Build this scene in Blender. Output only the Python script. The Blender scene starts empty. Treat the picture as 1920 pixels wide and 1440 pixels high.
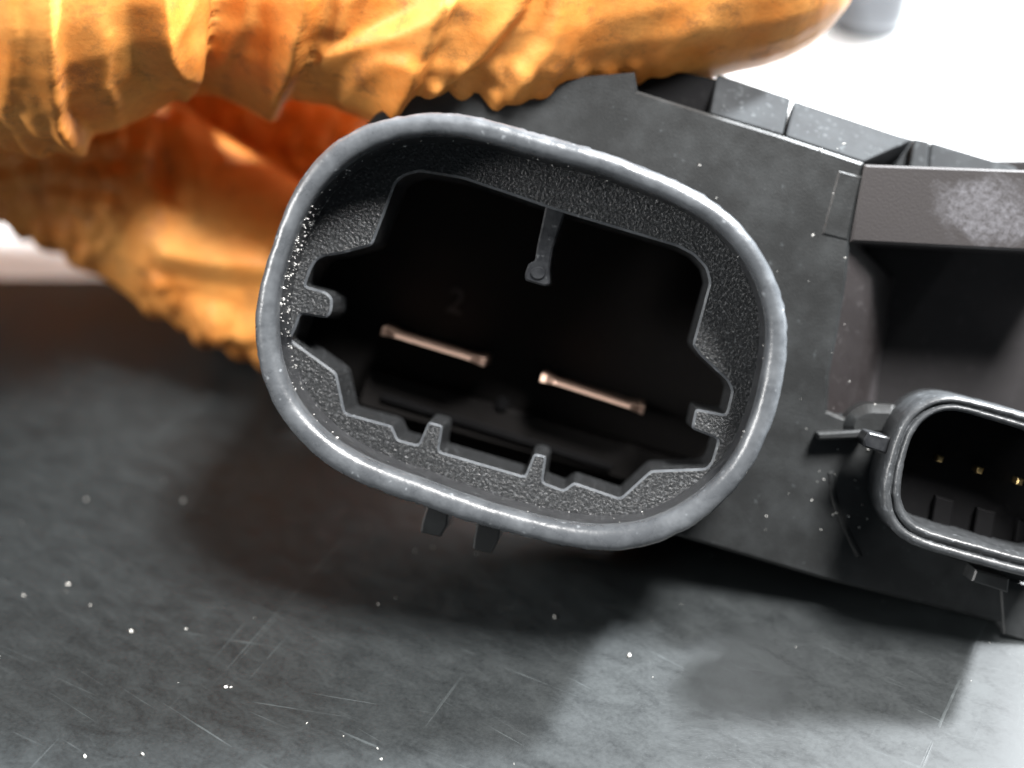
import bpy, bmesh, math, random
import numpy as np
from mathutils import Matrix, Vector, noise
from mathutils.geometry import tessellate_polygon

random.seed(7)
scene = bpy.context.scene
COL = scene.collection

# ------------------------------------------------------------------ camera
THETA = math.radians(38.0)          # camera pitch below the horizon
DIST = 110.0                        # mm, camera to the plane of the connector rim
K = 65.0 / 1920.0                   # mm per photograph pixel on that plane
H = 19.0                            # mm, height of the frame centre above the table
RX = Matrix.Rotation(math.pi / 2 - THETA, 4, 'X')
MF = Matrix.Translation((0, 0, H * .001)) @ RX      # frame F: x right, y up, z to camera

cam_d = bpy.data.cameras.new('camera')
cam = bpy.data.objects.new('camera', cam_d)
COL.objects.link(cam)
cam.matrix_world = MF @ Matrix.Translation((0, 0, DIST * .001))
cam_d.sensor_width = 36
cam_d.lens = 36 * DIST / 65.0
cam_d.clip_start = .005
cam_d.clip_end = 20
cam_d.dof.use_dof = True
cam_d.dof.focus_distance = (DIST + 3.0) * .001
cam_d.dof.aperture_fstop = 13.5
scene.camera = cam

# ------------------------------------------------------------------ light
world = bpy.data.worlds.new('World')
scene.world = world
world.use_nodes = True
world.node_tree.nodes['Background'].inputs[0].default_value = (.75, .88, 1, 1)
world.node_tree.nodes['Background'].inputs[1].default_value = .045

def lamp(name, loc, target, sx, sy, power, col):
    d = bpy.data.lights.new(name, 'AREA')
    d.shape = 'RECTANGLE'; d.size = sx; d.size_y = sy
    d.energy = power; d.color = col
    o = bpy.data.objects.new(name, d); COL.objects.link(o)
    o.location = loc
    o.rotation_euler = (Vector(target) - Vector(loc)).to_track_quat('-Z', 'Y').to_euler()
    return o

lamp('bench_lamp', (.14, -.04, .38), (0, 0, .02), .12, .08, 5.6, (1, .975, .95))
lamp('back_lamp', (.37, .265, .40), (0, 0, .01), .05, .05, 19.0, (.93, .97, 1))
lamp('side_lamp', (-.40, -.10, .25), (-.02, .02, .02), .18, .14, 2.6, (1, .98, .96))
lamp('wide_back_lamp', (.30, .62, .40), (.03, .0, .0), .25, .30, 6.0, (.93, .97, 1))

scene.view_settings.view_transform = 'Standard'
scene.view_settings.look = 'None'
scene.view_settings.exposure = .38
scene.view_settings.gamma = 1
scene.cycles.use_denoising = True
scene.cycles.max_bounces = 6

# ------------------------------------------------------------------ frames
def ray(px, py):
    return np.array([(px - 960) * K, (720 - py) * K, -DIST])

def F(px, py, d):
    """frame-F point (mm) on the sight line of a photograph pixel, d mm behind the rim plane"""
    return np.array([(px - 960) * K * (DIST + d) / DIST, (720 - py) * K * (DIST + d) / DIST, -d])

VP = (1150, 520)                                    # where the connector's axis vanishes
n_ = -ray(*VP); n_ /= np.linalg.norm(n_)
a_ = math.radians(15.5)
u_ = np.array([math.cos(a_), -math.sin(a_), 0]); u_ -= n_ * u_.dot(n_); u_ /= np.linalg.norm(u_)
v_ = np.cross(n_, u_)
O_ = F(980, 625, 0)
CAMP = np.array([0, 0, DIST])
MM = Matrix.Identity(4)
for i in range(3):
    MM[i][0], MM[i][1], MM[i][2] = u_[i], v_[i], n_[i]
    MM[i][3] = O_[i] * .001
MMOD = MF @ MM

def L(px, py, depth):
    """module-local (u, v, w) in mm: the sight line of a pixel met with the plane w = -depth"""
    r = ray(px, py)
    t = (-depth + n_.dot(O_ - CAMP)) / n_.dot(r)
    p = CAMP + r * t - O_
    return (u_.dot(p), v_.dot(p), -depth)

def L2(pts, depth):
    return [L(x, y, depth)[:2] for x, y in pts]

# ------------------------------------------------------------------ materials
def mat_new(name):
    m = bpy.data.materials.new(name); m.use_nodes = True
    nt = m.node_tree
    return m, nt, nt.nodes['Principled BSDF']

def nd(nt, t, **kw):
    n = nt.nodes.new(t)
    for k, v in kw.items():
        if k.startswith('i_'):
            n.inputs[k[2:].replace('_', ' ')].default_value = v
        else:
            setattr(n, k, v)
    return n

def coords(nt, scale=(1, 1, 1), rot=(0, 0, 0), loc=(0, 0, 0), vt='POINT'):
    tc = nd(nt, 'ShaderNodeTexCoord'); mp = nd(nt, 'ShaderNodeMapping', vector_type=vt)
    mp.inputs['Scale'].default_value = scale; mp.inputs['Rotation'].default_value = rot
    mp.inputs['Location'].default_value = loc
    nt.links.new(tc.outputs['Object'], mp.inputs['Vector'])
    return mp.outputs['Vector']

def noi(nt, vec, scale, detail=3, rough=.55, dist=0):
    n = nd(nt, 'ShaderNodeTexNoise')
    n.inputs['Scale'].default_value = scale; n.inputs['Detail'].default_value = detail
    n.inputs['Roughness'].default_value = rough; n.inputs['Distortion'].default_value = dist
    nt.links.new(vec, n.inputs['Vector'])
    return n.outputs['Fac']

def ramp(nt, fac, stops):
    r = nd(nt, 'ShaderNodeValToRGB')
    el = r.color_ramp.elements
    while len(el) < len(stops): el.new(.5)
    for e, (p, c) in zip(el, stops):
        e.position = p
        e.color = (c, c, c, 1) if not isinstance(c, tuple) else (*c, 1)
    nt.links.new(fac, r.inputs['Fac'])
    return r.outputs['Color']

def mathn(nt, op, a, b=None):
    n = nd(nt, 'ShaderNodeMath', operation=op)
    for i, x in enumerate((a, b)):
        if x is None: continue
        if isinstance(x, (int, float)): n.inputs[i].default_value = x
        else: nt.links.new(x, n.inputs[i])
    return n.outputs[0]

def mixc(nt, fac, a, b, blend='MIX'):
    n = nd(nt, 'ShaderNodeMix', data_type='RGBA', blend_type=blend)
    for i, x in ((0, fac), (6, a), (7, b)):
        if isinstance(x, (int, float)): n.inputs[i].default_value = x
        elif isinstance(x, tuple): n.inputs[i].default_value = (*x, 1)
        else: nt.links.new(x, n.inputs[i])
    return n.outputs[2]

def bump(nt, bs, h, strength, dist):
    b = nd(nt, 'ShaderNodeBump')
    b.inputs['Strength'].default_value = strength; b.inputs['Distance'].default_value = dist
    nt.links.new(h, b.inputs['Height']); nt.links.new(b.outputs['Normal'], bs.inputs['Normal'])

def plastic(name, base, dusty, rough=(.38, .6), grain=4200, gstr=.35, scuff=.62, spec=.5, blotch=500, sscale=1900):
    m, nt, bs = mat_new(name)
    vec = coords(nt)
    big = noi(nt, vec, blotch, 5, .65)
    fine = noi(nt, vec, grain, 3, .6)
    speck = ramp(nt, noi(nt, vec, sscale, 2, .5), [(scuff, 0), (scuff + .07, 1)])
    bl = ramp(nt, big, [(.42, 0), (.75, 1)])
    f = mathn(nt, 'MULTIPLY', mathn(nt, 'ADD', speck, mathn(nt, 'MULTIPLY', bl, .45)), .6)
    nt.links.new(mixc(nt, f, base, dusty), bs.inputs['Base Color'])
    r = nd(nt, 'ShaderNodeMapRange'); r.inputs['To Min'].default_value = rough[0]; r.inputs['To Max'].default_value = rough[1]
    nt.links.new(big, r.inputs['Value']); nt.links.new(r.outputs[0], bs.inputs['Roughness'])
    bs.inputs['Specular IOR Level'].default_value = spec
    bump(nt, bs, fine, gstr, .00012)
    return m

M_HOUSE = plastic('matte_black_plastic', (.012, .013, .0135), (.055, .062, .066), (.32, .48), gstr=.15, grain=6000, scuff=.69, blotch=300)
M_SHROUD = plastic('worn_black_plastic', (.012, .013, .015), (.08, .085, .09), (.24, .40), grain=3000, gstr=.2, scuff=.64, blotch=900)
M_PLATE = plastic('spark_textured_black_plastic', (.013, .014, .015), (.095, .10, .105), (.22, .40), grain=5200, gstr=.8, scuff=.58, blotch=4200, sscale=4800)
M_RIM = plastic('scuffed_rim_plastic', (.055, .06, .066), (.25, .27, .29), (.18, .40), grain=2600, gstr=.22, scuff=.68, blotch=420, sscale=1500)
M_SHADE = plastic('painted_shade_black', (.004, .004, .0045), (.008, .008, .0085), (.7, .85), gstr=.1, spec=.1)  # near-black copy of the plastic; shade of recesses put into its colour
M_STEP = plastic('dull_black_plastic', (.022, .024, .026), (.06, .066, .07), (.75, .9), gstr=.1, spec=.15)
M_POCKET = plastic('shaded_black_plastic', (.014, .013, .014), (.03, .028, .03), (.6, .75), gstr=.1, spec=.25)
M_SMALL = plastic('grey_black_plastic', (.035, .038, .041), (.13, .14, .15), (.30, .46), grain=4000, gstr=.25, scuff=.62, blotch=900, sscale=2600)
M_CAVITY = plastic('cavity_shade_black', (.007, .0062, .006), (.012, .011, .0105), (.6, .75), gstr=.1, spec=.15)  # cavity plastic, its colour darkened to stand for the shade inside
M_WARM = plastic('brown_black_plastic', (.016, .013, .0135), (.04, .037, .038), (.42, .6), gstr=.15)

# the bar over the pocket carries a pale scuff
def scuffed():
    m, nt, bs = mat_new('scuffed_black_plastic')
    vec = coords(nt)
    c = L(1850, 395, 9)
    sp = nd(nt, 'ShaderNodeVectorMath', operation='DISTANCE')
    mp = nd(nt, 'ShaderNodeMapping'); mp.inputs['Scale'].default_value = (1.0, 1.5, 1)
    mp.inputs['Location'].default_value = (-c[0] * .001, -c[1] * .0015, .009)
    nt.links.new(vec, mp.inputs['Vector'])
    nt.links.new(mp.outputs[0], sp.inputs[0])
    d = mathn(nt, 'MULTIPLY', sp.outputs['Value'], 170)
    w = mathn(nt, 'SUBTRACT', mathn(nt, 'ADD', noi(nt, coords(nt, (1, 1, 1), (0, 0, .6)), 300, 6, .75, 1.2), .22), d)
    f = ramp(nt, w, [(.05, 0), (.3, 1)])
    f2 = mathn(nt, 'MULTIPLY', f, ramp(nt, noi(nt, vec, 2600, 4, .7), [(.35, .15), (.7, .9)]))
    nt.links.new(mixc(nt, f2, (.013, .0105, .011), (.10, .10, .112)), bs.inputs['Base Color'])
    bs.inputs['Roughness'].default_value = .55
    bump(nt, bs, noi(nt, vec, 6000, 3), .15, .0001)
    return m
M_SCUFF = scuffed()

def metal(name, col, rough, grain=6000):
    m, nt, bs = mat_new(name)
    vec = coords(nt, (1, 6, 1))
    f = noi(nt, vec, grain, 3)
    nt.links.new(mixc(nt, f, tuple(c * .55 for c in col), col), bs.inputs['Base Color'])
    bs.inputs['Metallic'].default_value = 1; bs.inputs['Roughness'].default_value = rough
    bump(nt, bs, f, .2, .00006)
    return m
M_COPPER = metal('tinned_copper', (.95, .66, .52), .45)
M_GOLD = metal('dull_gold', (.85, .62, .28), .35)
M_STEEL = metal('polished_steel', (.16, .165, .175), .06, 300)

def glove_mat():
    m, nt, bs = mat_new('orange_nitrile')
    vec = coords(nt)
    a = noi(nt, vec, 160, 5, .6); b = noi(nt, vec, 1500, 4, .65)
    c1 = mixc(nt, ramp(nt, a, [(.35, 0), (.7, 1)]), (.66, .215, .035), (.80, .36, .09))
    grime = ramp(nt, noi(nt, vec, 420, 6, .7), [(.54, 0), (.70, .6)])
    c2 = mixc(nt, grime, c1, (.20, .085, .035))
    c3 = mixc(nt, ramp(nt, b, [(.45, 0), (.8, .3)]), c2, (.34, .14, .04))
    nt.links.new(c3, bs.inputs['Base Color'])
    nt.links.new(ramp(nt, a, [(.3, .42), (.75, .58)]), bs.inputs['Roughness'])
    bs.inputs['Specular IOR Level'].default_value = .3
    bs.inputs['Subsurface Weight'].default_value = .05
    bs.inputs['Subsurface Radius'].default_value = (.0016, .0007, .0003)
    bs.inputs['Subsurface Scale'].default_value = 1
    bump(nt, bs, b, .15, .0002)
    return m
M_GLOVE = glove_mat()

def table_mat():
    m, nt, bs = mat_new('scratched_black_tabletop')
    vec = coords(nt)
    big = noi(nt, vec, 70, 5, .6, .6)
    mid = mathn(nt, 'ADD', mathn(nt, 'MULTIPLY', noi(nt, coords(nt, (1 / 380, 1 / 800, 1), (0, 0, math.radians(-30)), (0, 0, 0), 'TEXTURE'), 1, 6, .7, .5), .65), mathn(nt, 'MULTIPLY', noi(nt, vec, 3200, 4, .75), .45))
    dustf = ramp(nt, mid, [(.38, 0), (.68, 1)])
    def scratches(rot, sc, thr, loc):
        v = coords(nt, (1 / sc[0], 1 / sc[1], 1), (0, 0, math.radians(rot)), loc, 'TEXTURE')
        return ramp(nt, noi(nt, v, 1, 3, .6, .25), [(thr, 0), (thr + .05, 1)])
    s1 = scratches(-28, (26, 1500), .66, (.3, .1, 0))
    s2 = scratches(62, (30, 2100), .68, (.7, .4, 0))
    s3 = scratches(-36, (60, 3200), .66, (.1, .9, 0))
    s4 = scratches(-12, (40, 2600), .69, (.5, .2, 0))
    br = ramp(nt, noi(nt, vec, 260, 4), [(.45, .0), (.62, 1)])
    s = mathn(nt, 'MULTIPLY', mathn(nt, 'MAXIMUM', mathn(nt, 'MAXIMUM', s1, s2), mathn(nt, 'MAXIMUM', s3, s4)), br)
    base = mixc(nt, ramp(nt, big, [(.3, 0), (.75, 1)]), (.005, .006, .0065), (.009, .011, .012))
    c = mixc(nt, mathn(nt, 'MULTIPLY', dustf, .45), base, (.019, .024, .0255))
    c = mixc(nt, mathn(nt, 'MULTIPLY', s, .2), c, (.13, .15, .155))
    nt.links.new(c, bs.inputs['Base Color'])
    r = mathn(nt, 'ADD', mathn(nt, 'MULTIPLY', dustf, .16), mathn(nt, 'ADD', mathn(nt, 'MULTIPLY', big, .16), .30))
    nt.links.new(r, bs.inputs['Roughness'])
    bs.inputs['Specular IOR Level'].default_value = .42
    bs.inputs['IOR'].default_value = 1.5
    nt.links.new(mathn(nt, 'MULTIPLY', dustf, .15), bs.inputs['Sheen Weight'])
    bs.inputs['Sheen Roughness'].default_value = .4
    bs.inputs['Sheen Tint'].default_value = (.55, .66, .70, 1)
    hgt = mathn(nt, 'ADD', mathn(nt, 'MULTIPLY', mid, .5), s)
    bump(nt, bs, hgt, .12, .0001)
    return m
M_TABLE = table_mat()
def white_mat():
    m, nt, bs = mat_new('white_laminate')
    f = noi(nt, coords(nt), 60, 4)
    nt.links.new(mixc(nt, f, (.42, .43, .44), (.47, .48, .48)), bs.inputs['Base Color'])
    bs.inputs['Roughness'].default_value = .6
    return m
M_WHITE = white_mat()

def flat(name, col, rough):
    m, nt, bs = mat_new(name)
    f = noi(nt, coords(nt), 3000, 2)
    nt.links.new(mixc(nt, f, tuple(c * .6 for c in col), col), bs.inputs['Base Color'])
    bs.inputs['Roughness'].default_value = rough
    return m
M_DUST = flat('pale_dust', (.75, .74, .70), .5)
M_GRAIN = flat('glassy_grains', (.62, .62, .60), .2)

# ------------------------------------------------------------------ mesh helpers
def mesh_obj(name, verts, faces, mat, parent=None, smooth=False, mm=True, mw=None):
    me = bpy.data.meshes.new(name)
    s = .001 if mm else 1
    me.from_pydata([(v[0] * s, v[1] * s, v[2] * s) for v in verts], [], faces)
    bm = bmesh.new(); bm.from_mesh(me)
    bmesh.ops.remove_doubles(bm, verts=bm.verts, dist=1e-7)
    bmesh.ops.recalc_face_normals(bm, faces=bm.faces)
    bm.to_mesh(me); bm.free()
    me.materials.append(mat)
    if smooth:
        me.polygons.foreach_set('use_smooth', [True] * len(me.polygons))
    o = bpy.data.objects.new(name, me); COL.objects.link(o)
    if parent: o.parent = parent
    if mw is not None: o.matrix_world = mw
    return o

def tag(o, label, cat=None, group=None, kind=None):
    o['label'] = label
    if cat: o['category'] = cat
    if group: o['group'] = group
    if kind: o['kind'] = kind
    return o

def area2(p):
    return .5 * sum(p[i][0] * p[(i + 1) % len(p)][1] - p[(i + 1) % len(p)][0] * p[i][1] for i in range(len(p)))

def ccw(p):
    p = [tuple(q[:2]) for q in p]
    return p if area2(p) > 0 else p[::-1]

def offset(p, d):
    """move a counter-clockwise outline inwards by d (outwards when negative)"""
    out = []
    n = len(p)
    for i in range(n):
        a, b, c = np.array(p[i - 1]), np.array(p[i]), np.array(p[(i + 1) % n])
        e1 = (b - a) / (np.linalg.norm(b - a) + 1e-9); e2 = (c - b) / (np.linalg.norm(c - b) + 1e-9)
        n1 = np.array([-e1[1], e1[0]]); n2 = np.array([-e2[1], e2[0]])
        m = n1 + n2; l = np.linalg.norm(m)
        if l < .2: m = n1; l = 1
        m = m / l
        k = min(1 / max(m.dot(n1), .45), 2)
        out.append(tuple(b + m * d * k))
    return out

def rounded(p, r, seg=3):
    """round every corner of an outline"""
    out = []; n = len(p)
    for i in range(n):
        a, b, c = np.array(p[i - 1], float), np.array(p[i], float), np.array(p[(i + 1) % n], float)
        l1, l2 = np.linalg.norm(a - b), np.linalg.norm(c - b)
        t = min(r, l1 * .4, l2 * .4)
        s, e = b + (a - b) / l1 * t, b + (c - b) / l2 * t
        for k in range(seg + 1):
            f = k / seg
            out.append(tuple((1 - f) ** 2 * s + 2 * f * (1 - f) * b + f * f * e))
    return out

def prism(name, poly, w0, w1, mat, parent, bev=.15, r=0, smooth=False, back=True):
    """outline in the module plane, front at w = -w0, back at w = -w1, with a chamfered front edge"""
    p = ccw(poly)
    if r: p = rounded(p, r)
    n = len(p)
    q = offset(p, bev) if bev else p
    V = [(x, y, -w0) for x, y in q] + [(x, y, -w0 - bev) for x, y in p] + [(x, y, -w1) for x, y in p]
    Fc = [tuple(t) for t in tessellate_polygon([[Vector((x, y, 0)) for x, y in q]])]
    for i in range(n):
        j = (i + 1) % n
        Fc.append((i, n + i, n + j, j)); Fc.append((n + i, 2 * n + i, 2 * n + j, n + j))
    if back:
        Fc += [tuple(2 * n + k for k in t) for t in tessellate_polygon([[Vector((x, y, 0)) for x, y in p]])]
    return mesh_obj(name, V, Fc, mat, parent, smooth)

def polar_curve(pts, c, N):
    """closed smooth curve through pixel points, sampled at N even angles about c"""
    a = np.array([math.atan2(-(y - c[1]), x - c[0]) for x, y in pts]) % (2 * math.pi)
    r = np.array([math.hypot(x - c[0], y - c[1]) for x, y in pts])
    o = np.argsort(a); a, r = a[o], r[o]
    t = np.arange(N) * 2 * math.pi / N
    R = np.interp(t, np.r_[a - 2 * math.pi, a, a + 2 * math.pi], np.r_[r, r, r])
    kf = np.exp(-.5 * (np.arange(-8, 9) / 3.0) ** 2); kf /= kf.sum()
    R = np.convolve(np.r_[R[-8:], R, R[:8]], kf, 'valid')
    return [(c[0] + R[i] * math.cos(t[i]), c[1] - R[i] * math.sin(t[i])) for i in range(N)]

# ------------------------------------------------------------------ the table
T = mesh_obj('table', [(-1.5, -1.0, -.003), (1.5, -1.0, -.003), (1.5, 2.0, -.003), (-1.5, 2.0, -.003)], [(0, 1, 2, 3)], M_WHITE, mm=False)
T['kind'] = 'structure'; T['label'] = 'white tabletop behind the black mat'
def slab(name, x0, x1, y0, y1, z0, z1, r, mat):
    p = rounded([(x0, y0), (x1, y0), (x1, y1), (x0, y1)], 12, 6); q = offset(p, r)
    n = len(p)
    V = [(x, y, z1) for x, y in q] + [(x, y, z1 - r) for x, y in p] + [(x, y, z0) for x, y in p]
    Fc = [tuple(range(n))] + [(k * n + i, (k + 1) * n + i, (k + 1) * n + (i + 1) % n, k * n + (i + 1) % n) for k in (0, 1) for i in range(n)]
    return mesh_obj(name, V, Fc, mat, None, False)
MAT = slab('work_mat', -330, 260, -300, 40, -2.99, 0, .6, M_TABLE)
tag(MAT, 'scratched dusty black work mat lying under the module', 'mat')

# ------------------------------------------------------------------ the module
mod = bpy.data.objects.new('connector_module', None); COL.objects.link(mod)
mod.matrix_world = MMOD
mod.empty_display_size = .01
tag(mod, 'black plastic electrical module with a large oval socket, held by the gloved hand', 'connector')

OUT = [(812,211),(742,220),(696,232),(650,247),(622,268),(595,295),(574,318),(549,362),(528,411),(509,471),(490,525),(478,582),
 (479,636),(487,690),(506,744),(528,785),(568,831),(604,866),(650,893),(700,914),(747,932),(794,947),(856,969),(934,991),(1012,1011),
 (1059,1023),(1106,1031),(1153,1034),(1194,1030),(1247,1012),(1300,987),(1350,948),(1393,900),(1430,835),(1455,770),(1470,700),(1478,640),
 (1473,580),(1464,550),(1445,503),(1418,457),(1393,425),(1353,389),(1312,362),(1280,346),(1231,325),(1190,308),(1122,284),(1068,268),
 (1014,253),(960,239),(920,226),(866,214)]
INN = [(974,288),(893,264),(826,254),(771,257),(731,265),(685,284),(650,308),(612,344),(585,376),(568,406),(549,460),(533,506),(520,570),
 (518,600),(521,641),(530,690),(549,739),(582,785),(622,820),(663,847),(704,866),(762,887),(809,903),(887,931),(981,959),(1059,978),(1137,986),
 (1200,980),(1247,964),(1290,938),(1325,912),(1361,877),(1385,839),(1403,798),(1418,744),(1428,701),(1436,647),(1438,600),(1433,570),
 (1420,538),(1393,484),(1361,444),(1312,405),(1258,379),(1190,352),(1122,325),(1041,304)]
NR = 240
oc = [np.array(L(x, y, .6)[:2]) for x, y in polar_curve(OUT, (980, 625), NR)]
ic = [np.array(L(x, y, .6)[:2]) for x, y in polar_curve(INN, (980, 625), NR)]
PLATE_D = 5.0
# shroud: bead between the two outlines, outer wall to the housing, inner wall to the plate
prof = []                                        # (t across from outer to inner, w)
prof += [(0.06, -11.0), (0.05, -4.0), (0.03, -2.2), (-.005, -1.6), (-.02, -1.2), (0.0, -.8)]
for k in range(1, 9):
    a = math.pi * (1 - k / 9)
    prof.append((.5 + .5 * math.cos(a), -.75 + .75 * math.sin(a) ** .8))
prof += [(1.0, -.9), (1.0, -1.6), (1.02, -3.5), (1.05, -PLATE_D - .02)]
V, Fc = [], []
m = len(prof)
for i in range(NR):
    a = 2 * math.pi * i / NR
    for j, (t, w) in enumerate(prof):
        q = oc[i] * (1 - t) + ic[i] * t
        jit = 0
        if 3 <= j <= 14:
            p3 = Vector((q[0] * .9, q[1] * .9, w * .9))
            jit = .05 * noise.noise(p3 * 1.2)
            if j in (3, 4, 5):
                jit += .10 * noise.noise(p3 * 3.1) + .06 * noise.noise(p3 * 7.7)
        d = (oc[i] - ic[i]); d = d / np.linalg.norm(d)
        V.append((q[0] + d[0] * jit, q[1] + d[1] * jit, w + jit * .5))
RIM0, RIM1 = 3, 15
Fr = []
for i in range(NR):
    i2 = (i + 1) % NR
    for j in range(m - 1):
        (Fr if RIM0 <= j < RIM1 else Fc).append((i * m + j, i2 * m + j, i2 * m + j + 1, i * m + j + 1))
def only(V, Fc):
    use = sorted({k for f in Fc for k in f}); ix = {k: n for n, k in enumerate(use)}
    return [V[k] for k in use], [tuple(ix[k] for k in f) for f in Fc]
shroud = mesh_obj('socket_shroud', *only(V, Fc), M_SHROUD, mod, True)
rim = mesh_obj('rim', *only(V, Fr), M_RIM, shroud, True)
rim['label'] = 'worn grey rounded rim of the oval socket'
shroud['label'] = 'oval black shroud wall'

# keyed plate inside the shroud
CUT = [(758,330),(785,322),(866,335),(974,371),(1028,390),(1060,400),(1271,463),(1301,479),(1323,503),(1330,530),(1320,566),(1298,647),(1312,666),
 (1363,714),(1372,733),(1361,777),(1304,766),(1296,804),(1346,824),(1334,866),(1323,878),(1220,882),(1163,934),(1076,904),(1057,919),(1018,904),
 (1025,855),(1001,850),(984,893),(823,846),(831,798),(803,790),(784,834),(746,824),(735,798),(647,774),(631,699),(544,636),(555,614),(563,589),
 (612,597),(622,585),(624,560),(612,547),(572,536),(583,505),(592,489),(605,481),(640,476),(698,460),(720,403),(742,343)]
cut = ccw(L2(CUT, PLATE_D))
cut = rounded(cut, .22, 2)
inner = ccw([tuple(oc[i] * .1 + ic[i] * .9) for i in range(NR)])[::2]
cavo = ccw([tuple(oc[i] * -.04 + ic[i] * 1.04) for i in range(NR)])[::4]
b = .16
cut_o = offset(cut, -b)                          # front edge of the chamfer, inside the plate
n1, n2 = len(inner), len(cut)
V = [(x, y, -PLATE_D) for x, y in inner] + [(x, y, -PLATE_D) for x, y in cut_o] + [(x, y, -PLATE_D - b) for x, y in cut] + [(x, y, -PLATE_D - 5.2) for x, y in offset(cut, .12)]
tess = tessellate_polygon([[Vector((x, y, 0)) for x, y in inner], [Vector((x, y, 0)) for x, y in cut_o][::-1]])
def fix(k): return k if k < n1 else n1 + (n2 - 1 - (k - n1))
Fc = [tuple(fix(k) for k in t) for t in tess]
Fe = []
for i in range(n2):
    j = (i + 1) % n2
    for s in (0, 1):
        (Fc if s else Fe).append((n1 + s * n2 + i, n1 + s * n2 + j, n1 + (s + 1) * n2 + j, n1 + (s + 1) * n2 + i))
plate = mesh_obj('keyed_insert', *only(V, Fc), M_PLATE, mod)
mesh_obj('worn_highlight_edge', *only(V, Fe), M_RIM, plate)  # pale worn plastic on the chamfer, standing in for its highlight line
plate['label'] = 'inner plate with notched keyed opening'

# cavity behind the plate: a box open to the front
cav = cavo
V = [(x, y, -PLATE_D - .15) for x, y in cav] + [(x, y, -17.2) for x, y in cav]
nC = len(cav)
Fc = [(i, (i + 1) % nC, nC + (i + 1) % nC, nC + i) for i in range(nC)] + [tuple(range(nC, 2 * nC))]
mesh_obj('cavity_wall', V, Fc, M_CAVITY, mod)
prism('socket_floor', L2([(690,690),(1290,865),(1270,930),(670,760)], 15.0), 15.0, 17.1, M_CAVITY, mod, .15, .3)
prism('floor_ridge', L2([(716,738),(1150,872),(1146,884),(712,750)], 14.6), 14.6, 15.4, M_SHADE, mod, .1)

# dark round mark in the floor, and the embossed digit on the back wall
cir = [(942 + 13 * math.cos(a), 757 + 13 * math.sin(a)) for a in np.linspace(0, 2 * math.pi, 20, endpoint=False)]
prism('ejector_mark', L2(cir, 14.7), 14.7, 15.2, M_SHADE, mod, .05)
fc = bpy.data.curves.new('digit', 'FONT'); fc.body = '2'; fc.size = .0026; fc.extrude = .00012
fo = bpy.data.objects.new('digit_tmp', fc); COL.objects.link(fo)
dg = bpy.context.evaluated_depsgraph_get(); dg.update()
me = bpy.data.meshes.new_from_object(fo.evaluated_get(dg)); bpy.data.objects.remove(fo)
me.materials.clear(); me.materials.append(M_HOUSE)
dig = bpy.data.objects.new('digit', me); COL.objects.link(dig); dig.parent = mod
c = L(832, 582, 17.1); dig.location = (c[0] * .001, c[1] * .001, -.01711)

# hanging key rib with its round boss
prism('key_rib', L2([(1024,382),(1062,393),(1036,468),(1030,505),(1031,533),(1022,537),(985,526),(984,514),(991,494),(1003,489),(1007,462)], 5.3), 5.3, 10, M_SHROUD, mod, .12, .15)
cir = [(1009 + 14 * math.cos(a), 512 + 12 * math.sin(a)) for a in np.linspace(0, 2 * math.pi, 24, endpoint=False)]
prism('rib_boss', L2(cir, 5.15), 5.15, 5.4, M_SHROUD, mod, .06)

# two flat blades
def blade(p0, p1):
    A, B = np.array(L(*p0, 11)[:2]), np.array(L(*p1, 11)[:2])
    ax = (B - A) / np.linalg.norm(B - A); no = np.array([-ax[1], ax[0]]); ln = np.linalg.norm(B - A)
    st = [(0, .33, -11.9), (.05, .29, -11.7), (.13, .17, -11.05), (.15, .155, -11), (.85, .155, -11), (.87, .17, -11.05), (.95, .29, -11.7), (1, .33, -11.9)]
    V = []
    for f, h, w in st:
        for g, ww in ((-1, -17.2), (-1, w - .05), (-.8, w), (.8, w), (1, w - .05), (1, -17.2)):
            q = A + ax * f * ln + no * g * h; V.append((q[0], q[1], ww))
    Fc = [(i * 6 + k, i * 6 + k + 1, i * 6 + k + 7, i * 6 + k + 6) for i in range(len(st) - 1) for k in range(5)]
    Fc += [tuple(range(6)), tuple(range(len(V) - 6, len(V)))]
    return mesh_obj('terminal_blade', V, Fc, M_COPPER, mod)
blade((712, 621), (908, 681))
blade((1013, 709), (1208, 772))

# ribs on the underside of the shroud
for q in ([(803,940),(842,950),(838,985),(826,1008),(788,998),(792,975)], [(898,965),(940,978),(934,1016),(922,1039),(886,1030),(889,1005)]):
    prism('shroud_rib', L2(q, 5.0), 5.0, 11, M_HOUSE, mod, .12, .15)

# housing: front wall
FACE = 9.0
face = [(640,290),(704,213),(736,195),(760,170),(900,160),(1000,150),(1190,135),(1196,170),(1330,212),(1470,255),(1620,305),(1608,380),(1594,452),(1588,520),(1572,620),(1556,700),
        (1552,770),(1600,790),(1700,800),(2045,900),(2045,1235),(1885,1189),(1870,1168),(1540,1085),(1270,1005),(1180,990),(1180,965),(1270,930),(1340,880),(1390,790),(1410,700),(1412,600),(1385,520),(1330,440),(1250,405),(1000,320),(850,290),(740,290),(680,320)]
prism('front_wall', L2(face, FACE), FACE, FACE + 12, M_HOUSE, mod, .22)
# narrow raised band beside the pocket
prism('edge_band', L2([(1572,318),(1617,330),(1604,385),(1590,452),(1572,448),(1540,440),(1556,380)], FACE - .12), FACE - .12, FACE + .5, M_HOUSE, mod, .15)
# lower wall under the small socket
prism('foot_block', L2([(1874,1080),(2040,1125),(2040,1238),(1882,1190)], FACE - .15), FACE - .15, FACE + 5, M_HOUSE, mod, .12)
prism('locking_tab', L2([(1830,1068),(1893,1085),(1890,1112),(1822,1090)], 6.0), 6.0, FACE + 2, M_HOUSE, mod, .12)

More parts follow.
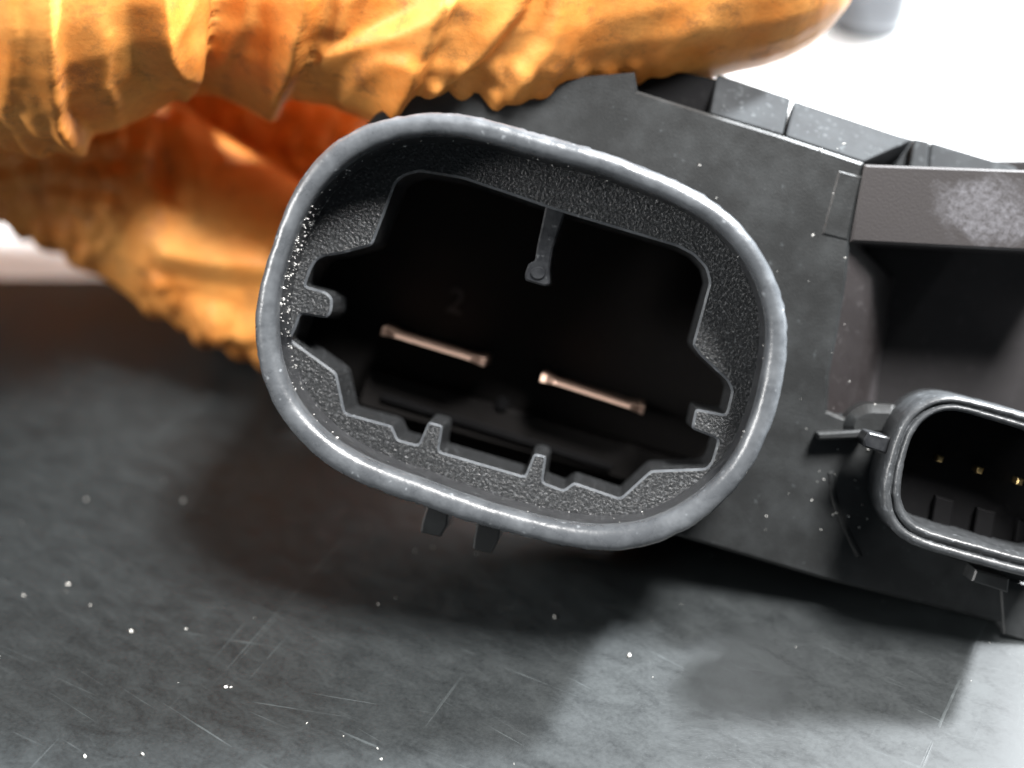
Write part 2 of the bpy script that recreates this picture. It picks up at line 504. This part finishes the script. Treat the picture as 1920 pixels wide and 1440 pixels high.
# pocket: sloping left wall down to a deep floor
A = [(1612,306),(1584,452),(1578,520),(1562,620),(1546,700),(1542,775)]
B = [(1660,330),(1618,470),(1676,525),(1662,610),(1648,690),(1640,775)]
V = [L(x, y, FACE + .4) for x, y in A] + [L(.5 * (x + a) + 6, .5 * (y + c2), FACE + 2.2) for (x, y), (a, c2) in zip(A, B)] + [L(x, y, FACE + 9) for x, y in B]
nA = len(A)
Fc = [(k * nA + i, k * nA + i + 1, (k + 1) * nA + i + 1, (k + 1) * nA + i) for k in (0, 1) for i in range(nA - 1)]
mesh_obj('pocket_side', V, Fc, M_WARM, mod, True)
prism('pocket_floor', L2([(1590,300),(2040,300),(2040,960),(1590,850)], FACE + 8.9), FACE + 8.9, FACE + 10, M_POCKET, mod, .1)
prism('pocket_bar', L2([(1621,308),(2045,323),(2045,477),(1594,454)], FACE - .2), FACE - .2, FACE + 7, M_SCUFF, mod, .18)

prism('notch_wall', L2([(1150,110),(1350,150),(1342,222),(1150,165)], FACE + 3), FACE + 3, FACE + 9, M_SHADE, mod, .1)
# stepped pieces along the top edge
def slope(name, quad, d0, d1, mat=M_STEP):
    """four pixels: lower-left, lower-right, upper-right, upper-left; a slanted block with thickness"""
    a, b2, c2, d2 = quad
    P = [L(*a, d0), L(*b2, d0), L(*c2, d1), L(*d2, d1)]
    back = [(p[0], p[1] - 1.2, p[2] - 3.5) for p in P]
    V = P + back
    Fc = [(0, 1, 2, 3), (4, 5, 6, 7), (0, 1, 5, 4), (1, 2, 6, 5), (2, 3, 7, 6), (3, 0, 4, 7)]
    o = mesh_obj(name, V, Fc, mat, mod)
    bv = o.modifiers.new('bevel', 'BEVEL'); bv.width = .00018; bv.segments = 2; bv.limit_method = 'ANGLE'
    return o
slope('top_step', [(1332,211),(1468,252),(1484,184),(1345,138)], FACE + .2, FACE + 3.2)
slope('top_step', [(1473,254),(1620,303),(1712,262),(1489,188)], FACE + .35, FACE + 3.5)
slope('top_step', [(1600,300),(1706,330),(1722,262),(1690,252)], FACE + 5.6, FACE + 6.5)
slope('top_step', [(1702,330),(1738,335),(1744,264),(1714,258)], FACE + 4.4, FACE + 5.2)
slope('top_step', [(1738,340),(1925,350),(1905,312),(1745,264)], FACE + 4.7, FACE + 5.6)

# small socket on the right
S_OUT = [(1921,774),(1830,750),(1782,739),(1747,744),(1712,763),(1688,791),(1678,819),(1662,867),(1650,923),(1657,968),(1678,1003),(1719,1027),(1782,1046),(1921,1083),(1960,1090),(1995,1076),(2016,1040),(2026,980),(2034,900),(2026,850),(2000,812),(1965,788)]
S_INN = [(1921,806),(1816,775),(1775,769),(1740,784),(1718,808),(1706,836),(1696,880),(1690,923),(1696,958),(1719,984),(1782,1003),(1921,1041),(1950,1046),(1972,1036),(1986,1005),(1994,950),(1998,890),(1990,850),(1965,822)]
def resample(p, N):
    p = np.array(p + [p[0]], float); l = np.r_[0, np.cumsum(np.linalg.norm(np.diff(p, axis=0), axis=1))]
    t = np.linspace(0, l[-1], N, endpoint=False)
    return np.c_[np.interp(t, l, p[:, 0]), np.interp(t, l, p[:, 1])]
SD = 3.0
NS = 200
so = [np.array(L(x, y, SD)[:2]) for x, y in polar_curve([tuple(q) for q in resample(S_OUT, 160)], (1845, 905), NS)]
si = [np.array(L(x, y, SD)[:2]) for x, y in polar_curve([tuple(q) for q in resample(S_INN, 160)], (1845, 905), NS)]
prof = [(.05, -7), (.03, -1.2), (0, -.7), (.06, -.3), (.18, -.08), (.36, -.02), (.46, -.25), (.52, -.45), (.58, -.3), (.66, -.08), (.78, 0), (.9, -.12), (1, -.5), (1.05, -1.2), (1.08, -6)]
V, Fc = [], []
m = len(prof)
for i in range(NS):
    for j, (t, w) in enumerate(prof):
        q = so[i] * (1 - t) + si[i] * t
        jit = .04 * noise.noise(Vector((q[0], q[1], w)) * 2.3)
        V.append((q[0] + jit, q[1] + jit, w - SD))
for i in range(NS):
    i2 = (i + 1) % NS
    for j in range(m - 1):
        Fc.append((i * m + j, i2 * m + j, i2 * m + j + 1, i * m + j + 1))
small = mesh_obj('small_socket', V, Fc, M_SMALL, mod, True)
small['label'] = 'small rounded rectangular socket beside the pocket'
sf = ccw([tuple(q) for q in si])[::4]
prism('socket_back', sf, SD + 5.6, SD + 7, M_SHADE, small, .05)
for k in range(3):
    c = L(1763 + 75 * k, 861 + 21.5 * k, SD + 4.2)
    prism('contact_pin', [(c[0] - .2, c[1] - .2), (c[0] + .2, c[1] - .2), (c[0] + .2, c[1] + .2), (c[0] - .2, c[1] + .2)], SD + 4.2, SD + 5.7, M_GOLD, small, .1)
for k in range(3):
    q = [(1755 + 78 * k, 930 + 22 * k), (1790 + 78 * k, 940 + 22 * k), (1778 + 78 * k, 1010 + 22 * k), (1743 + 78 * k, 1000 + 22 * k)]
    prism('inner_rib', L2(q, SD + 4.9), SD + 4.9, SD + 5.7, M_SHADE, small, .1)
prism('guide_tab', L2([(1628,810),(1680,823),(1676,856),(1645,846),(1620,838),(1619,824)], SD + 1.2), SD + 1.2, FACE - 2, M_SHROUD, small, .12, .12)
prism('guide_rib', L2([(1532,812),(1624,806),(1624,822),(1534,826)], FACE - 1.4), FACE - 1.4, FACE + 1, M_HOUSE, mod, .15, .1)
prism('fillet_block', L2([(1583,800),(1592,776),(1622,757),(1690,760),(1690,826),(1590,822)], FACE - .7), FACE - .7, FACE + 2, M_HOUSE, mod, .6, .6)
# faint raised arc on the wall round the small socket
arc = [(1552,885),(1556,925),(1566,965),(1586,1005),(1606,1045)]
arcp = arc + [(x + 12, y - 2) for x, y in arc[::-1]]
prism('raised_arc', L2(arcp, FACE - .14), FACE - .14, FACE + .5, M_HOUSE, mod, .12)

# ------------------------------------------------------------------ the gloved hand
def P3(px, py, d): return F(px, py, d)
def smooth_path(pts, N):
    pts = np.array(pts, float)
    n = len(pts); out = []
    for s in np.linspace(0, n - 1, N):
        i = min(int(s), n - 2); f = s - i
        p0, p1, p2, p3 = pts[max(i - 1, 0)], pts[i], pts[i + 1], pts[min(i + 2, n - 1)]
        out.append(.5 * ((2 * p1) + (-p0 + p2) * f + (2 * p0 - 5 * p1 + 4 * p2 - p3) * f * f + (-p0 + 3 * p1 - 3 * p2 + p3) * f ** 3))
    return np.array(out)
FING = {
 'A': [(P3(-500, 40, 16), 12), (P3(100, -20, 18), 10), (P3(420, -55, 15), 9.3), (P3(700, -72, 13.5), 11.3), (P3(920, -80, 13), 11.7), (P3(1080, -96, 13), 10.9), (P3(1250, -110, 13), 10.3), (P3(1375, -118, 13), 9.5)],
 'D': [(P3(-700, -40, 14), 15), (P3(-350, -90, 12), 14.5), (P3(-100, -112, 11), 14.6), (P3(85, -125, 11), 14.6)],
 'B': [(P3(-600, -80, 34), 10), (P3(-200, 120, 32), 9), (P3(60, 235, 31), 7.8), (P3(300, 388, 30), 7.3), (P3(500, 505, 30), 7.2), (P3(640, 585, 31), 6.5)],
 'C': [(P3(-500, -150, 44), 10), (P3(0, -20, 42), 9), (P3(300, 140, 40), 8.3), (P3(560, 275, 39), 8), (P3(720, 360, 39), 7)],
 'G': [(P3(-500, -210, 36), 13), (P3(0, -190, 35.5), 11.6), (P3(500, -185, 35.5), 11.6), (P3(900, -190, 35.5), 11.5), (P3(1060, -200, 36), 11.4)],  # added unseen finger, placed to shade the fingers below it
 'E': [(P3(-700, -100, 50), 10), (P3(-350, 120, 46), 8.5), (P3(-200, 300, 42), 7.5), (P3(-330, 420, 38), 7)],
 'P': [(P3(-1700, 60, 34), 22), (P3(-1250, 40, 34), 24), (P3(-900, -20, 32), 22), (P3(-600, -60, 30), 18)],
 'W': [(P3(-3400, 60, 36), 26), (P3(-2600, 60, 35), 24), (P3(-1900, 60, 34), 21), (P3(-1600, 60, 34), 20)],
}
axes = {}
V, Fc = [], []
SEG = 28
for key, data in FING.items():
    pa = smooth_path([np.r_[p, r] for p, r in data], 48)
    axes[key] = pa
    # rounded ends
    def cap(p, q, sgn):
        t = (p[:3] - q[:3]); t /= np.linalg.norm(t)
        return [np.r_[p[:3] + t * p[3] * math.sin(a), p[3] * math.cos(a)] for a in np.linspace(.18, math.pi / 2 - .04, 8)]
    full = np.array(cap(pa[0], pa[1], 1)[::-1] + list(pa) + cap(pa[-1], pa[-2], 1))
    base = len(V)
    for i, q in enumerate(full):
        t = full[min(i + 1, len(full) - 1)][:3] - full[max(i - 1, 0)][:3]; t /= np.linalg.norm(t)
        e1 = np.cross(t, [0, 0, 1]); e1 /= np.linalg.norm(e1); e2 = np.cross(e1, t)
        for s in range(SEG):
            a = 2 * math.pi * s / SEG
            V.append(q[:3] + q[3] * (e1 * math.cos(a) + e2 * math.sin(a)))
    for i in range(len(full) - 1):
        for s in range(SEG):
            s2 = (s + 1) % SEG
            Fc.append((base + i * SEG + s, base + i * SEG + s2, base + (i + 1) * SEG + s2, base + (i + 1) * SEG + s))
    Fc.append(tuple(base + s for s in range(SEG)))
    Fc.append(tuple(base + (len(full) - 1) * SEG + s for s in range(SEG))[::-1])
tmp_me = bpy.data.meshes.new('glove_tmp'); tmp_me.from_pydata([tuple(v) for v in V], [], Fc)
bm = bmesh.new(); bm.from_mesh(tmp_me); bmesh.ops.recalc_face_normals(bm, faces=bm.faces); bm.to_mesh(tmp_me); bm.free()
tmp = bpy.data.objects.new('glove_tmp', tmp_me); COL.objects.link(tmp)
rm = tmp.modifiers.new('r', 'REMESH'); rm.mode = 'VOXEL'; rm.voxel_size = .30
sm = tmp.modifiers.new('s', 'SMOOTH'); sm.iterations = 6; sm.factor = .5
dg = bpy.context.evaluated_depsgraph_get(); dg.update()
me = bpy.data.meshes.new_from_object(tmp.evaluated_get(dg))
bpy.data.objects.remove(tmp)
N = len(me.vertices)
co = np.empty(N * 3); me.vertices.foreach_get('co', co); co = co.reshape(-1, 3)
no = np.empty(N * 3); me.vertices.foreach_get('normal', no); no = no.reshape(-1, 3)
best = np.full(N, 1e9); own = np.zeros(N, int); sarc = np.zeros(N); ang = np.zeros(N); rad = np.zeros(N)
keys = list(axes)
for ki, key in enumerate(keys):
    pa = axes[key]; arc_l = np.r_[0, np.cumsum(np.linalg.norm(np.diff(pa[:, :3], axis=0), axis=1))]
    for i in range(len(pa) - 1):
        a, b2 = pa[i], pa[i + 1]; ab = b2[:3] - a[:3]; l2 = ab.dot(ab)
        t = np.clip((co - a[:3]) @ ab / l2, 0, 1)
        q = a[:3] + t[:, None] * ab
        d = co - q; dist = np.linalg.norm(d, axis=1) - (a[3] + (b2[3] - a[3]) * t)
        mk = dist < best
        tt = ab / math.sqrt(l2); e1 = np.cross(tt, [0, 0, 1]); e1 /= np.linalg.norm(e1); e2 = np.cross(e1, tt)
        best[mk] = dist[mk]; own[mk] = ki
        sarc[mk] = arc_l[i] + t[mk] * math.sqrt(l2)
        ang[mk] = np.arctan2(d[mk] @ e2, d[mk] @ e1)
        rad[mk] = a[3] + (b2[3] - a[3]) * t[mk]
# reference coordinates on the hand (object space, scaled like the tracing)
pers = DIST / (DIST - co[:, 2])
X = 960 + co[:, 0] / K * pers; Y = 720 - co[:, 1] / K * pers
def wavenoise(seed, scale, octs=3, pts=None):
    pts = co if pts is None else pts
    rg = np.random.RandomState(seed); out = np.zeros(N); amp = 1.0; tot = 0
    for o in range(octs):
        for _ in range(5):
            k = rg.normal(size=3); k *= scale * 2 ** o * 3.6 / np.linalg.norm(k) * rg.uniform(.7, 1.3)
            out += amp * np.sin(pts @ k + rg.uniform(0, 6.28)); tot += amp * .45
        amp *= .5
    return out / tot * .6
nz = wavenoise(1, .16); nz2 = wavenoise(2, .42); nz3 = wavenoise(3, .075)
disp = np.zeros(N)
isA, isB, isC, isD = (own == keys.index(k) for k in 'ABCD')
def knots(q, ks):
    xs, hs = zip(*ks); return np.interp(q, xs, hs)
wx = X + 7 * nz + 3 * nz2; wy = Y + 7 * nz3 + 5 * nz
def pleat(poly, h, wl, wr, pw=1.25):
    """a pinched fold along a crest line: gentle on its left, steep on its right (or the other way round)"""
    bd = np.full(N, 1e9); sd = np.ones(N)
    for (ax, ay), (bx, by) in zip(poly[:-1], poly[1:]):
        ex, ey = bx - ax, by - ay; l2 = ex * ex + ey * ey
        t = np.clip(((wx - ax) * ex + (wy - ay) * ey) / l2, 0, 1)
        dx, dy = wx - ax - t * ex, wy - ay - t * ey
        d = np.hypot(dx, dy); side = np.sign(ex * dy - ey * dx)
        k = d < bd; bd[k] = d[k]; sd[k] = side[k]
    w = np.where(sd > 0, wl, wr)
    f = np.clip(1 - bd / w, 0, 1)
    return h * np.where(w > 35, f ** pw, f * f * (3 - 2 * f))
dA = -.55 * np.clip((1060 - X - .4 * Y) / 100, 0, 1)
for args in (
    ([(604, -120), (590, 0), (566, 90), (540, 150), (510, 208)], 2.0, 120, 20),
    ([(868, -120), (842, 0), (815, 60), (780, 130), (740, 198)], 1.9, 105, 20),
    ([(845, 0), (750, 62), (690, 88), (612, 108)], .85, 30, 75),
    ([(770, 100), (715, 108), (665, 150), (640, 190)], .6, 26, 50),
    ([(1016, -100), (968, 20), (905, 100), (850, 138), (800, 165)], 1.35, 95, 22),
    ([(1062, -100), (1048, 40), (1030, 82), (985, 135), (935, 185)], 1.0, 34, 62),
    ([(1128, -60), (1085, 60), (1040, 125)], .4, 40, 60),
    ([(1310, 40), (1240, 105)], .3, 40, 40),
    ([(470, -60), (455, 40), (420, 120)], .5, 60, 24),
    ([(690, -40), (655, 20), (640, 60)], .5, 40, 24)):
    dA += pleat(*args)
disp += isA * (dA + .14 * nz + .3 * nz3)
qD = X - .26 * Y
dD = np.zeros(N) - .25
for args in (
    ([(94, -160), (95, 0), (102, 120), (112, 215), (160, 270)], 1.25, 150, 17),
    ([(284, -160), (288, 0), (300, 80), (318, 128)], 1.7, 50, 125),
    ([(20, -100), (28, 60), (18, 180)], .5, 40, 22),
    ([(205, 70), (196, 160), (222, 215)], .35, 60, 18),
    ([(395, -60), (378, 60), (345, 130)], .45, 30, 40)):
    dD += pleat(*args)
disp += isD * (dD + .14 * nz + .45 * nz3)
qB = X * .87 + Y * .5 + 20 * nz
hB = knots(qB, [(-200, 0), (330, .2), (400, .4), (425, .1), (450, .1), (480, .4), (560, .4), (640, .1), (700, -.2)])
qB2 = -.5 * X + .87 * Y + 30 * nz
hB2 = .40 * np.sin(qB2 / 30.0 + 1.2) * np.clip((qB - 440) / 60, 0, 1)
pit = -1.7 * np.exp(-((X - 322 - .1 * (Y - 330)) / 24) ** 2 - ((Y - 325) / 62) ** 2)
dB = pleat([(250, 175), (300, 207), (420, 285), (560, 372)], .7, 60, 45)
for args in (([(315, 470), (400, 490), (520, 505)], 1.1, 40, 55), ([(390, 600), (520, 640)], 1.0, 40, 45), ([(330, 250), (338, 330), (322, 400)], .5, 30, 60)):
    dB += pleat(*args)
disp += isB * (hB * .4 + dB + .1 * nz + pit)
disp += isC * (.3 * np.sin((X * .87 + Y * .5) / 34 + 3 * nz) + .4 * nz)
other = ~(isA | isB | isC | isD)
disp += other * (1.2 * nz3 + .5 * nz)
# raised grip dots on the fingertips
def hexdots(s, w, pitch):
    r0 = np.round(w / (pitch * .87)); out = np.zeros_like(s)
    for dr in (-1, 0, 1):
        r = r0 + dr; off = (r % 2) * .5
        c0 = np.round(s / pitch - off)
        for dc in (-1, 0, 1):
            cc = c0 + dc
            jx = .22 * np.sin(cc * 12.9 + r * 78.2); jy = .22 * np.sin(cc * 39.3 + r * 11.1)
            dx = s - (cc + off + jx) * pitch; dy = w - (r + jy) * pitch * .87
            out = np.maximum(out, np.clip(1 - (dx * dx + dy * dy) / (pitch * .52) ** 2, 0, 1) * (.75 + .25 * np.sin(cc * 5 + r * 3)))
    return out
PX, PY = co[:, 0], co[:, 1]
dotsD = hexdots(PX, PY, 1.7)
dots = np.where(isB | isC, hexdots(PX, PY, 2.3), hexdots(PX, PY, 1.9))
sstep = lambda x, a, b2: np.clip((x - a) / (b2 - a), 0, 1)
mA = isA * sstep(X, 770, 830) * (1 - sstep(X, 1150, 1300)) * sstep(Y, 105, 150)
mD = isD * sstep(Y, 150, 210) * (1 - sstep(qD, 70, 100))
mB = isB * (1 - sstep(qB, 385, 420)) * sstep(Y - .62 * X, 60, 130)
mB2 = isB * sstep(qB, 470, 520) * sstep(Y - .62 * X, 300, 340)
mC = isC * sstep(X, 380, 430)
ddots = dots * (.75 * mA + 0 * mD + 1.0 * mB + .7 * mB2 + .8 * mC) + dotsD * .75 * mD
ne = len(me.edges); ed = np.empty(ne * 2, int); me.edges.foreach_get('vertices', ed); ed = ed.reshape(-1, 2)
deg = np.bincount(ed.ravel(), minlength=N).astype(float)
def lap(f):
    a = np.bincount(ed[:, 0], f[ed[:, 1]], N) + np.bincount(ed[:, 1], f[ed[:, 0]], N)
    return a / deg
for _ in range(2): disp = .5 * disp + .5 * lap(disp)
disp += ddots
no2 = no.copy()
for _ in range(8): no2 = np.stack([lap(no2[:, k]) for k in range(3)], 1)
no2 /= np.linalg.norm(no2, axis=1)[:, None]
co2 = co + no2 * disp[:, None]
for _ in range(1): co2 = .6 * co2 + .4 * np.stack([lap(co2[:, k]) for k in range(3)], 1)
me.vertices.foreach_set('co', (co2 * .001).ravel())
me.polygons.foreach_set('use_smooth', [True] * len(me.polygons))
me.materials.clear(); me.materials.append(M_GLOVE); me.update()
hand = bpy.data.objects.new('gloved_hand', me); COL.objects.link(hand); hand.matrix_world = MF
tag(hand, 'hand in a wrinkled orange rubber glove with grip dots, gripping the black module', 'hand')

# ------------------------------------------------------------------ the chrome end piece
def lathe(name, prof, mat, mw, seg=48):
    V, Fc = [], []
    for r, z in prof:
        for s in range(seg):
            a = 2 * math.pi * s / seg; V.append((r * math.cos(a), r * math.sin(a), z))
    for i in range(len(prof) - 1):
        for s in range(seg):
            s2 = (s + 1) % seg
            Fc.append((i * seg + s, i * seg + s2, (i + 1) * seg + s2, (i + 1) * seg + s))
    Fc.append(tuple(range(seg))[::-1]); Fc.append(tuple((len(prof) - 1) * seg + s for s in range(seg)))
    return mesh_obj(name, V, Fc, mat, None, True, True, mw)
camw = MF @ Vector((0, 0, DIST * .001))
r = MF.to_3x3() @ Vector(ray(1642, 40)); t = -camw.z / r.z
hit = camw + r * t
PM = Matrix.Translation((hit.x, hit.y + .0042, -.003))
post = lathe('metal_post', [(.5, 0), (3.6, 0), (4.5, .8), (4.8, 2.2), (4.8, 16), (4.3, 17), (1, 17.6)], M_STEEL, PM)
for z, h, rr in ((0.05, .5, 4.45), (4.6, .45, 4.86), (12.0, .4, 4.86)):
    gv = lathe('dark_reflection_ring', [(rr - .3, z), (rr, z + .05), (rr, z + h - .05), (rr - .3, z + h)], M_SHADE, None)  # black rings stand in for dark reflections and the contact shadow
    gv.parent = post
tag(post, 'shiny chrome metal post beyond the gloved fingertip, cut off by the top edge', 'metal post')

# ------------------------------------------------------------------ dust and grains
def grains(name, pts, mat, label):
    V, Fc = [], []
    bm = bmesh.new(); bmesh.ops.create_icosphere(bm, subdivisions=1, radius=1)
    bv = [v.co.copy() for v in bm.verts]; bf = [[v.index for v in f.verts] for f in bm.faces]; bm.free()
    for p, s in pts:
        R = Matrix.Rotation(random.random() * 6.3, 3, Vector((random.random() - .5, random.random() - .5, random.random() - .5)).normalized())
        sc = Vector((s * random.uniform(.6, 1.5), s * random.uniform(.5, 1), s * random.uniform(.5, .9)))
        b0 = len(V)
        for v in bv:
            q = R @ Vector((v.x * sc.x, v.y * sc.y, v.z * sc.z)) * random.uniform(.8, 1.2)
            V.append((p[0] + q.x, p[1] + q.y, p[2] + q.z))
        Fc += [[b0 + k for k in f] for f in bf]
    o = mesh_obj(name, V, Fc, mat, None, False, True)
    tag(o, label, kind='stuff')
    return o
pts = []
for _ in range(170):
    x, y = random.uniform(-46, 50), random.uniform(-42, 45)
    s = random.choice([.03, .04, .05, .06, .08, .11])
    if y > -10: s *= .8
    pts.append(((x, y, s * .4), s))
for px, py in ((162,938),(344,940),(45,1118),(128,1097),(246,1185),(424,1290),(268,1415),(1040,1158),(1180,1230)):
    rr = MF.to_3x3() @ Vector(ray(px, py)); t = -camw.z / rr.z; hp = camw + rr * t
    pts.append(((hp.x * 1000, hp.y * 1000, .08), .15))
grains('dust_specks', pts, M_DUST, 'pale dust specks scattered over the black tabletop')
pts = []
for _ in range(150):
    fi = (random.gauss(.455, .05) * NR) % NR; i = int(fi); fi -= i
    oci = oc[i] * (1 - fi) + oc[(i + 1) % NR] * fi; ici = ic[i] * (1 - fi) + ic[(i + 1) % NR] * fi
    w = -random.uniform(1.2, 4.9)
    tt = 1.01 + .05 * (-w / 5)
    q = oci * (1 - tt) + ici * tt
    pts.append(((q[0], q[1], w), random.choice([.04, .05, .07, .1])))
for _ in range(60):
    i = random.randrange(NR)
    tt = random.uniform(1.0, 1.1); q = oc[i] * (1 - tt) + ic[i] * tt
    pts.append(((q[0], q[1], -random.uniform(.8, 6)), random.choice([.03, .04, .06])))
for _ in range(34):
    c = L(random.uniform(1290, 1600), random.uniform(260, 1000), FACE)
    pts.append((c, random.choice([.04, .06, .09])))
for _ in range(24):
    c = L(random.uniform(1560, 1700), random.uniform(730, 1000), FACE - .1)
    pts.append((c, random.choice([.04, .06, .09])))
g = grains('plastic_grains', pts, M_GRAIN, 'glinting grains clinging to the inside of the socket')
g.matrix_world = MMOD
